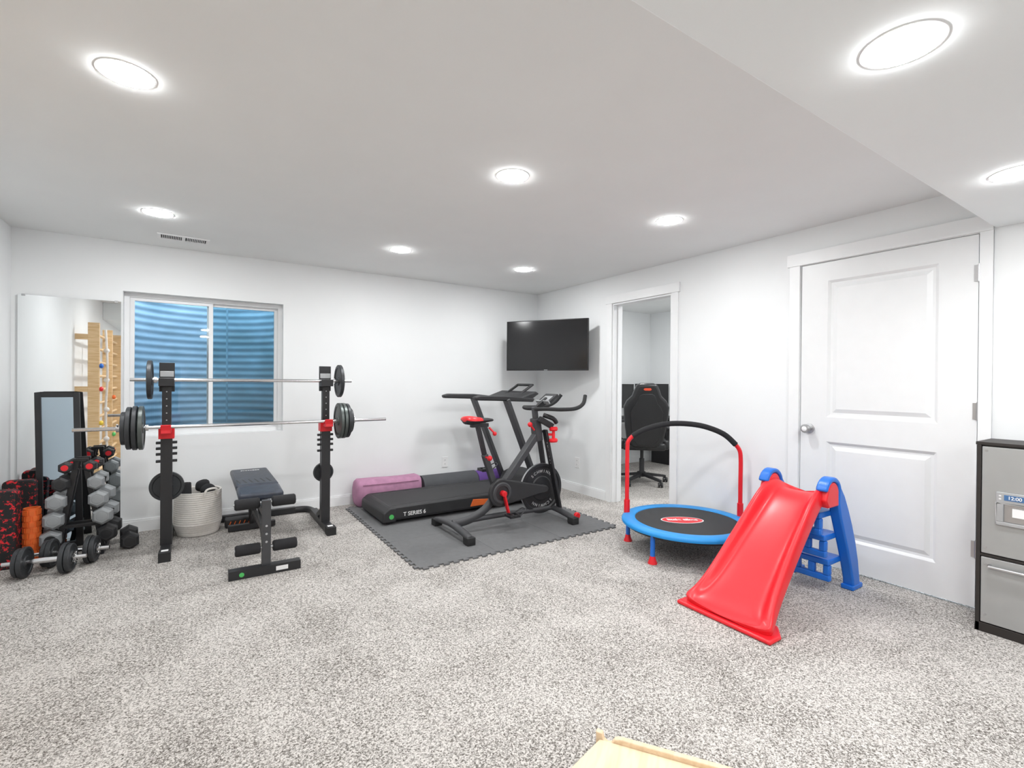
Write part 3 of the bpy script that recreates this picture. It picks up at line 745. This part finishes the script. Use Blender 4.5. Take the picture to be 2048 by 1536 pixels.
for s in(-1,1):
    b=MB();b.beam(P3(2.57,s*.05,.80),P3(2.72,s*.075,.10),.025,.055,(0,1,0));part(bk,"fork_blade",b,"blk",bevel=.005)
b=MB();b.beam(P3(2.53,0,.70),P3(2.50,0,.90),.07,.08,(0,1,0)).beam(P3(2.51,0,.86),P3(2.49,0,1.0),.04,.05,(0,1,0));part(bk,"head_tube",b,"char",bevel=.01)
fw=(2.57,c0,.278)
b=MB();b.lathe([(.03,-.014),(.10,-.014),(.11,-.008),(.185,-.008),(.195,-.018),(.217,-.018),(.22,-.012),(.22,.012),(.217,.018),(.195,.018),(.185,.008),(.11,.008),(.10,.014),(.03,.014)],fw,(0,1,0),64,closed=True)
b.mt(1).lathe([(0,-.06),(.02,-.06),(.035,-.015),(.035,.015),(.02,.06),(0,.06)],fw,(0,1,0),24)
b.mt(2).lathe([(.2205,-.010),(.2215,-.010),(.2215,.010),(.2205,.010)],fw,(0,1,0),64,closed=True)
part(bk,"flywheel",b,["blk","char","steel"],ang=30)
def ring_text(s,R,a0,da,size):
    for i,ch in enumerate(s):
        a=math.radians(a0-i*da)
        rad=Vector((math.cos(a),0,math.sin(a)));xd=Vector((math.sin(a),0,-math.cos(a)))
        text(bk,"flywheel_lettering",ch,size,Vector(fw)+rad*R+Vector((0,-.010,0)),xd,rad,"gink",bold=.0002)
ring_text("SCHWINN",.150,132,13,.036)
ring_text("SCHWINN",.150,-48,13,.036)
b=MB();poly=[]
for k in range(13): a=math.radians(60+k*20);poly.append((2.12+.118*math.cos(a),.30+.118*math.sin(a)))
poly+=[(2.50,.245),(2.59,.25),(2.61,.28),(2.59,.31),(2.50,.33)]
b.prism(poly,lambda a,c,t:(a,c0+t,c),-.07,-.035);part(bk,"belt_guard",b,"blk2",bevel=.01)
b=MB();b.lathe([(.062,-.078),(.08,-.08),(.09,-.074),(.09,-.06),(.062,-.06)],(2.12,c0,.30),(0,1,0),40,closed=True);part(bk,"chainring_cover",b,"char")
b=MB();b.beam(P3(2.115,-.10,.32),P3(2.165,-.10,.135),.016,.035,(0,1,0)).cyl(P3(2.12,-.07,.30),P3(2.12,-.115,.30),.024,n=16);part(bk,"crank_arm",b,"redp",bevel=.004,label="red crank arm")
b=MB();b.beam(P3(2.12,.07,.30),P3(2.07,.07,.47),.016,.03,(0,1,0)).cyl(P3(2.12,.03,.30),P3(2.12,.08,.30),.022,n=16);part(bk,"crank_arm",b,"blk",bevel=.004)
for (px,py,pz) in((2.167,-.16,.13),(2.07,.13,.47)):
    b=MB();b.cyl(P3(px,py-.05,pz),P3(px,py+.05,pz),.009,n=10).box(px-.05,px+.05,c0+py-.045,c0+py-.035,pz-.012,pz+.012).box(px-.05,px+.05,c0+py+.035,c0+py+.045,pz-.012,pz+.012)
    b.box(px-.05,px-.04,c0+py-.04,c0+py+.04,pz-.01,pz+.01).box(px+.04,px+.05,c0+py-.04,c0+py+.04,pz-.01,pz+.01)
    b.tube([P3(px+.04,py-.045,pz),P3(px+.10,py-.035,pz+.035),P3(px+.11,py,pz+.045),P3(px+.10,py+.035,pz+.035),P3(px+.04,py+.045,pz)],.005,n=8)
    part(bk,"pedal",b,"blk",bevel=.002)
def sad(x,w,zt,zb):
    o=[]
    for k in range(16):
        a=2*math.pi*k/16;c,s=math.cos(a),math.sin(a)
        z=(zt+zb)/2+(zt-zb)/2*s
        o.append(P3(x,w*c*(1 if s>-.2 else .75),z))
    return o
b=MB();b.loft([sad(1.80,.05,.925,.895),sad(1.81,.085,.938,.875),sad(1.85,.10,.942,.868),sad(1.90,.085,.934,.872),sad(1.95,.05,.925,.878),sad(2.02,.028,.92,.885),sad(2.06,.02,.912,.89),sad(2.07,.01,.905,.895)])
for i,f in enumerate(b.f):
    cz=sum(b.v[j].z for j in f)/len(f);cxx=sum(b.v[j].x for j in f)/len(f)
    b.mi[i]=1 if (cz>.905 and cxx<1.96) else 0
part(bk,"saddle",b,["blk2","redp"],ang=60,label="red and black saddle")
b=MB()
for s in(-1,1):
    b.tube([P3(2.50,0,.985),P3(2.47,s*.08,.985),P3(2.50,s*.17,.99),P3(2.62,s*.215,.985),P3(2.78,s*.215,.99),P3(2.88,s*.20,1.03),P3(2.93,s*.17,1.10)],.017,n=12)
b.tube([P3(2.62,-.21,.985),P3(2.58,-.1,.985),P3(2.58,.1,.985),P3(2.62,.21,.985)],.015,n=10)
part(bk,"handlebar",b,"rub")
b=MB();T=Matrix.Translation(P3(2.64,0,1.07))@Matrix.Rotation(math.radians(-35),4,'Y')
b.box(-.06,.06,-.085,.085,-.012,.012,T).mt(1).box(-.04,.025,-.055,.055,.012,.0135,T).mt(2).box(-.068,-.058,-.095,.095,-.005,.025,T)
part(bk,"display_console",b,["blk2","silver","silver"],bevel=.004)
b=MB();b.beam(P3(2.51,0,.98),P3(2.63,0,1.065),.05,.03,(0,1,0));part(bk,"console_stem",b,"blk",bevel=.004)
b=MB();b.cyl(P3(2.47,-.03,.80),P3(2.43,-.03,.845),.008).sph(P3(2.425,-.03,.85),.022);part(bk,"resistance_knob",b,"redp")
b=MB()
for dz in(-.05,.05): b.lathe([(0,-.018),(.03,-.018),(.038,-.008),(.038,.008),(.03,.018),(0,.018)],P3(2.62,-.11,.76+dz),(0,.1,1),18)
b.cyl(P3(2.62,-.11,.72),P3(2.62,-.11,.80),.014,n=12).beam(P3(2.58,-.05,.76),P3(2.62,-.11,.76),.02,.02)
part(bk,"hand_weight",b,"red",label="small red hand weight in holder")
b=MB();b.tube([P3(2.55,-.05,.93),P3(2.62,-.10,.90),P3(2.66,-.10,.86)],.02,n=10);b.beam(P3(2.50,-.06,.90),P3(2.62,-.09,.83),.05,.05);part(bk,"weight_cradle",b,"blk",bevel=.005)
fd=(Vector(P3(2.72,0,.10))-Vector(P3(2.57,0,.80))).normalized()
nrm=Vector((0,-1,0))
text(bk,"frame_lettering","SCHWINN",.042,Vector(P3(2.612,-.071,.60)),fd,nrm.cross(fd),"ink",bold=.001)
text(bk,"frame_lettering","IC4",.032,Vector(P3(2.655,-.085,.40)),fd,nrm.cross(fd),"ink",bold=.001)

# ================================================================= TV
tvc=Vector((3.15,4.16,1.615));tw,thh=.935,.545
TX=Vector((.5,-.80,0)).normalized();TN=Vector((-.80,-.5,0)).normalized()
tv=thing("television",tvc-TN*.08,"black flat screen television on a wall arm","television")
TM=Matrix((TX,Vector((0,0,1)),TN)).transposed().to_4x4();TM.translation=tvc
b=MB();b.box(-tw/2,tw/2,-thh/2,thh/2,-.03,0,TM).box(-tw/3,tw/3,-thh/3,thh/4,-.06,-.03,TM);part(tv,"casing",b,"tvb",bevel=.003)
b=MB();b.box(-tw/2+.009,tw/2-.009,-thh/2+.016,thh/2-.009,0,.001,TM);part(tv,"screen",b,"tv")
b=MB();b.box(-.02,.02,-thh/2+.004,-thh/2+.010,.0,.0012,TM);part(tv,"brand_mark",b,"silver")
b=MB();a0=tvc-TN*.06;w0=Vector((XR,4.50,1.60))
b.beam(a0,(3.40,4.55,1.60),.04,.04).beam((3.40,4.55,1.60),w0,.04,.04).box(XR-.012,XR,4.43,4.57,1.48,1.72);part(tv,"wall_arm",b,"blk",bevel=.003)

# ================================================================= TRAMPOLINE
tcx,tcy,tz_,TR=3.01,2.26,.220,.462
tp=thing("mini_trampoline",(tcx,tcy,0),"blue kids trampoline with red padded handlebar","trampoline")
b=MB();b.lathe([(.362,-.006),(.366,.002),(.385,.006),(.435,.005),(.455,-.002),(TR,-.013),(TR-.002,-.026),(.452,-.024),(.43,-.010),(.37,-.010)],(tcx,tcy,tz_),(0,0,1),72,closed=True);part(tp,"padded_rim",b,"lblue",ang=50)
b=MB();b.lathe([(.368,-.008),(.368,-.003),(0,-.006)],(tcx,tcy,tz_),(0,0,1),64);part(tp,"jumping_mat",b,"mesh")
b=MB();b.tube([(tcx+.425*math.cos(2*math.pi*k/24),tcy+.425*math.sin(2*math.pi*k/24),tz_-.035) for k in range(24)],.014,n=10,closed=True,sub=3);part(tp,"ring_tube",b,"blk")
for a in(120,187,253,300,343,50):
    ra=math.radians(a);x,y=tcx+.425*math.cos(ra),tcy+.425*math.sin(ra)
    b=MB();b.cyl((x,y,.035),(x,y,tz_-.03),.016,n=16).mt(1).lathe([(0,0),(.032,0),(.031,.008),(.022,.03),(.018,.05),(0,.05)],(x,y,0),(0,0,1),20)
    part(tp,"leg",b,["blue","red"])
Rd=Vector((.837,-.547,0));Fd=Vector((.547,.837,0));lc=Vector((tcx-.02,tcy+.02,tz_-.0040))
def oval(rx_,ry_,z,n=40): return [lc+Rd*rx_*math.cos(2*math.pi*k/n)+Fd*ry_*math.sin(2*math.pi*k/n)+Vector((0,0,z)) for k in range(n)]
b=MB();b.add(oval(.155,.085,.0),[list(range(40))]);b.mt(1).add(oval(.147,.077,.0008),[list(range(40))]);b.mt(2).add(oval(.125,.055,.0016),[list(range(40))]);part(tp,"logo_oval",b,["ink","red","redp"])
text(tp,"logo_lettering","little tikes",.056,lc+Vector((0,0,.0026)),Rd,Fd,"ink",bold=.0018)
L0=Vector((2.785,2.63,0));L1=Vector((3.43,2.10,0))
def hp(t,z): return L0+(L1-L0)*t+Vector((0,0,z))
b=MB();b.tube([hp(0,.20),hp(0,.45),hp(0,.72),hp(.012,.775),hp(.05,.812)],.0155,n=14);b.tube([hp(.945,.768),hp(.985,.725),hp(1,.66),hp(1,.45),hp(1,.20)],.0155,n=14)
part(tp,"handle_frame",b,"red")
b=MB();b.tube([hp(.045,.808),hp(.15,.86),hp(.32,.903),hp(.5,.912),hp(.68,.893),hp(.85,.838),hp(.955,.76)],.0205,n=16);part(tp,"handle_grip",b,"cloth")
for t in(0,1):
    b=MB();b.cyl(hp(t,.19),hp(t,.32),.022,n=16);part(tp,"clamp_sleeve",b,"red")

# ================================================================= SLIDE
cyS=1.475
sl=thing("toddler_slide",(2.85,cyS,0),"red plastic toddler slide with blue ladder","slide")
st=[(3.09,.570,.135,.03),(3.04,.585,.137,.05),(2.98,.585,.139,.065),(2.92,.555,.142,.07),(2.84,.490,.146,.07),(2.72,.385,.153,.065),(2.60,.280,.161,.06),(2.50,.190,.170,.055),(2.42,.122,.180,.048),(2.36,.078,.194,.038),(2.31,.052,.212,.024),(2.25,.036,.226,.008)]
secs=[]
for i,(x,z,w,rh) in enumerate(st):
    x_a,z_a=st[max(i-1,0)][:2];x_b,z_b=st[min(i+1,len(st)-1)][:2]
    tx,tz2=(x_b-x_a),(z_b-z_a);l=math.hypot(tx,tz2);nx,nz=tz2/l,-tx/l
    if nz<0:nx,nz=-nx,-nz
    cs=[(-w-.022,-.028),(-w-.024,rh*.5),(-w-.018,rh-.004),(-w-.004,rh),(-w+.012,rh-.006),(-w+.030,.014),(-w+.055,0),(0,-.004),(w-.055,0),(w-.030,.014),(w-.012,rh-.006),(w+.004,rh),(w+.018,rh-.004),(w+.024,rh*.5),(w+.022,-.028),(w+.012,-.030),(w-.01,-.016),(-w+.01,-.016),(-w-.012,-.030)]
    secs.append([(x+nx*v_,cyS+u_,z+nz*v_) for u_,v_ in cs])
b=MB();b.loft(secs);part(sl,"chute",b,"red",subs=2,ang=70)
b=MB();poly=[(2.235,cyS-.262),(2.33,cyS-.262),(2.42,cyS-.20),(2.42,cyS+.20),(2.33,cyS+.262),(2.235,cyS+.262)]
b.prism(poly,lambda a,c,t:(a,c,t),0,.022);part(sl,"front_lip",b,"red",bevel=.010)
hx,hz=3.005,.600
for s in(-1,1):
    yy=cyS+s*.165
    poly=[(hx+.068*math.cos(math.radians(a)),hz+.068*math.sin(math.radians(a))) for a in range(-10,171,15)]
    poly+=[(hx-.085,hz-.03),(hx-.05,hz-.075),(hx+.07,hz-.075)]
    b=MB();b.prism(poly,lambda a,c,t:(a,t,c),yy-.026,yy+.026);part(sl,"rail_shoulder",b,"red",bevel=.010)
    outer=[(hx+.096*math.cos(math.radians(a)),hz+.096*math.sin(math.radians(a))) for a in range(165,14,-15)]
    inner=[(hx+.069*math.cos(math.radians(a)),hz+.069*math.sin(math.radians(a))) for a in range(165,14,-15)]
    outer+=[(3.14,.575),(3.19,.49),(3.24,.39),(3.285,.28),(3.32,.17),(3.342,.06),(3.35,.0)]
    inner+=[(3.065,.54),(3.09,.46),(3.135,.36),(3.18,.26),(3.22,.16),(3.255,.06),(3.262,.0)]
    b=MB();secs=[]
    for (ox_,oz_),(ix_,iz_) in zip(outer,inner):
        secs.append([(ox_,yy-.030,oz_),(ox_,yy+.030,oz_),(ix_,yy+.030,iz_),(ix_,yy-.030,iz_)])
    b.loft(secs);part(sl,"ladder_side",b,"blue",bevel=.010,ang=40)
    b=MB();b.box(3.245,3.372,yy-.034,yy+.034,0,.028);part(sl,"ladder_foot",b,"blue",bevel=.006)
for z,x in((.165,3.17),(.315,3.12),(.455,3.06)):
    b=MB();ya,yb=cyS-.142,cyS+.142
    b.box(x-.10,x+.06,ya,yb,z,z+.034).box(x-.095,x-.06,ya,yb,z-.095,z-.058)
    for k in range(4): yk=ya+k*(yb-ya-.036)/3;b.box(x-.095,x-.06,yk,yk+.036,z-.060,z)
    part(sl,"step",b,"blue",bevel=.008)
b=MB();b.box(2.99,3.09,cyS-.13,cyS+.13,.548,.562);part(sl,"platform_underside",b,"blue",bevel=.004)

# ================================================================= PLAY FRIDGE
fr_=thing("play_refrigerator",(3.41,.52,0),"grey toy refrigerator with dark edges and dispenser","toy refrigerator")
FX=3.285
b=MB();b.box(FX,XR-.014,.28,.752,.0,.925).box(FX-.012,XR-.014,.27,.757,.925,.94);b.box(FX-.015,FX,.735,.752,0,.925).box(FX-.015,FX,.28,.752,0,.045).box(FX-.013,FX,.28,.752,.375,.388)
part(fr_,"cabinet",b,"fedge",bevel=.002)
b=MB();b.box(FX-.016,FX,.285,.732,.392,.918);ud=part(fr_,"upper_door",b,"fridge",bevel=.003)
b=MB();b.box(FX-.016,FX,.285,.732,.05,.372);ld=part(fr_,"lower_door",b,"fridge",bevel=.003)
b=MB();b.tube([(FX-.016,.70,.335),(FX-.045,.698,.335),(FX-.045,.5,.335),(FX-.045,.302,.335),(FX-.016,.30,.335)],.009,n=12,sub=1);part(ld,"handle",b,"steel")
b=MB();b.tube([(FX-.016,.32,.85),(FX-.045,.32,.848),(FX-.045,.32,.7),(FX-.045,.32,.502),(FX-.016,.32,.50)],.008,n=12,sub=1);part(ud,"handle",b,"steel")
b=MB();b.box(FX-.028,FX-.016,.47,.678,.652,.705).box(FX-.028,FX-.016,.47,.678,.545,.562).box(FX-.028,FX-.016,.652,.678,.562,.652).box(FX-.028,FX-.016,.47,.545,.562,.652);dp=part(ud,"dispenser",b,"silver",bevel=.003)
text(dp,"display_digits","12:00",.022,(FX-.0305,.613,.681),(0,-1,0),(0,0,1),"ink",bold=.0003)
b=MB();b.box(FX-.0295,FX-.028,.577,.650,.668,.694);b.mt(3)
for y in(.664,.560,.545):
    for z in(.67,.685): b.box(FX-.0295,FX-.028,y-.004,y+.004,z,z+.006)
b.mt(1).box(FX-.0175,FX-.016,.545,.652,.562,.652);b.mt(2).box(FX-.026,FX-.0175,.582,.622,.592,.632)
part(ud,"dispenser_panel",b,["lcd","steel","white","white"])
for y,z in((.715,.90),(.715,.42),(.715,.34),(.715,.09)):
    b=MB();b.cyl((FX-.018,y,z),(FX-.015,y,z),.005,n=10);part(fr_,"screw_cap",b,"steel")

# ================================================================= WOOD BOARD
wa=math.atan2(-.82,.57)
wt=thing("wooden_play_ramp",(1.054,1.10,0),"pale birch wooden ramp with raised notched rail","wooden ramp",rot=wa)
b=MB();b.prism([(1.054,1.10),(.72,1.013),(.97,.50),(1.38,.63)],lambda a,c,t:(a,c,t),.096,.114);part(wt,"board",b,"birch",bevel=.003)
for x in(.02,.55):
    b=MB();b.box(x,x+.02,-.20,-.02,0,.096);part(wt,"support_leg",b,"birch",local=True)
pl_=[(-.012,0),(.60,0),(.60,.128),(.06,.128),(.045,.122),(.036,.108),(.024,.104),(.013,.112),(.008,.132),(-.012,.134)]
b=MB();b.prism(pl_,lambda a,c,t:(a,t,c),0,.018);part(wt,"rail",b,"birch",bevel=.003,local=True)

# ================================================================= OFFICE
dk=thing("office_desk",(5.1,4.75,0),"black computer desk along the office wall","desk")
b=MB();b.box(4.25,5.95,4.50,5.10,.70,.73);part(dk,"desktop",b,"blk2",bevel=.004)
for x in(4.3,5.9):
    b=MB();b.box(x-.02,x+.02,4.54,5.06,0,.70);part(dk,"leg",b,"blk",bevel=.003)
def monitor(x,y,w,h,z,label):
    e=thing("computer_monitor",(x,y,.73),label,"monitor",group="monitors on the office desk")
    b=MB();b.box(x-w/2,x+w/2,y-.02,y+.02,z-h/2,z+h/2);part(e,"casing",b,"tvb",bevel=.004)
    b=MB();b.box(x-w/2+.008,x+w/2-.008,y-.022,y-.02,z-h/2+.012,z+h/2-.008);part(e,"screen",b,"tv")
    b=MB();b.box(x-.02,x+.02,y+.02,y+.04,.74,z).box(x-.1,x+.1,y-.06,y+.1,.73,.742);part(e,"stand",b,"blk",bevel=.003)
monitor(4.92,4.78,.48,.33,1.035,"dark computer monitor switched off on the desk")
monitor(5.56,4.78,.68,.34,1.035,"wide dark computer monitor behind the chair")
gc=thing("gaming_chair",(4.56,4.07,0),"black gaming office chair with orange headrest badge","chair",rot=math.radians(-40))
b=MB()
for k in range(5):
    a=2*math.pi*k/5+.3;b.beam((.03*math.cos(a),.03*math.sin(a),.11),(.31*math.cos(a),.31*math.sin(a),.075),.05,.035,(0,0,1),.035,.025)
b.lathe([(0,.08),(.045,.08),(.045,.14),(.03,.14),(.03,.30),(.02,.30),(.02,.40),(0,.40)],(0,0,0),(0,0,1),20);part(gc,"star_base",b,"blk2",local=True,bevel=.003)
for k in range(5):
    a=2*math.pi*k/5+.3;b=MB();x,y=.31*math.cos(a),.31*math.sin(a)
    b.cyl((x-.025,y,.03),(x-.008,y,.03),.03,n=16).cyl((x+.008,y,.03),(x+.025,y,.03),.03,n=16).cyl((x-.02,y,.03),(x+.02,y,.03),.01).box(x-.008,x+.008,y-.01,y+.01,.03,.07);part(gc,"caster",b,"blk",local=True)
b=MB();b.box(-.25,.25,-.22,.27,.42,.51).box(-.29,-.22,-.2,.25,.43,.545).box(.22,.29,-.2,.25,.43,.545);part(gc,"seat",b,"leather",bevel=.03,local=True)
hf=[(.13,.46),(.21,.56),(.235,.72),(.25,.86),(.255,.95),(.225,1.02),(.165,1.08),(.14,1.15),(.115,1.205),(.075,1.225)]
poly=hf+[(-a,c) for a,c in hf[::-1]]
T=Matrix.Translation((0,-.22,.46))@Matrix.Rotation(math.radians(10),4,'X')@Matrix.Translation((0,0,-.46))
b=MB();b.prism(poly,lambda a,c,t:T@Vector((a,t,c)),-.05,.05);bp=part(gc,"backrest",b,"leather",bevel=.03,local=True)
b=MB();b.prism([(a*.72,.5+(c-.46)*.8) for a,c in poly],lambda a,c,t:T@Vector((a,t,c)),-.062,-.045);part(gc,"back_panel",b,"leather",bevel=.008,local=True)
b=MB();b.prism([(-.045,1.163),(-.03,1.152),(.03,1.152),(.045,1.163),(.035,1.178),(-.035,1.178)],lambda a,c,t:T@Vector((a,t,c)),-.064,-.05);part(gc,"headrest_badge",b,"ored",local=True)
for s in(-1,1):
    b=MB();b.box(s*.31-.02,s*.31+.02,-.03,.05,.45,.66).box(s*.325-.05,s*.325+.05,-.14,.16,.66,.69).box(min(s*.2,s*.33),max(s*.2,s*.33),-.02,.04,.43,.46);part(gc,"armrest",b,"blk2",bevel=.01,local=True)

# ================================================================= CAMERA, WORLD
cd=bpy.data.cameras.new("camera");cd.sensor_fit='HORIZONTAL';cd.sensor_width=36;cd.lens=968.2/2048*36;cd.clip_start=.02
co=bpy.data.objects.new("camera",cd);COL.objects.link(co)
R_=Vector((.83711389,-.54697014,.00799982));U_=Vector((-.00407129,.00839414,.99995648));F_=Vector((.54701349,.83711003,-.00479998))
mt=Matrix((R_,U_,-F_)).transposed().to_4x4();mt.translation=Vector((0,0,1.22));co.matrix_world=mt
scn.camera=co
w=bpy.data.worlds.new("sky");scn.world=w;w.use_nodes=True
bg=w.node_tree.nodes["Background"];bg.inputs[0].default_value=(.74,.88,1,1);bg.inputs[1].default_value=5.2
scn.view_settings.view_transform='Standard';scn.view_settings.look='None';scn.view_settings.exposure=0
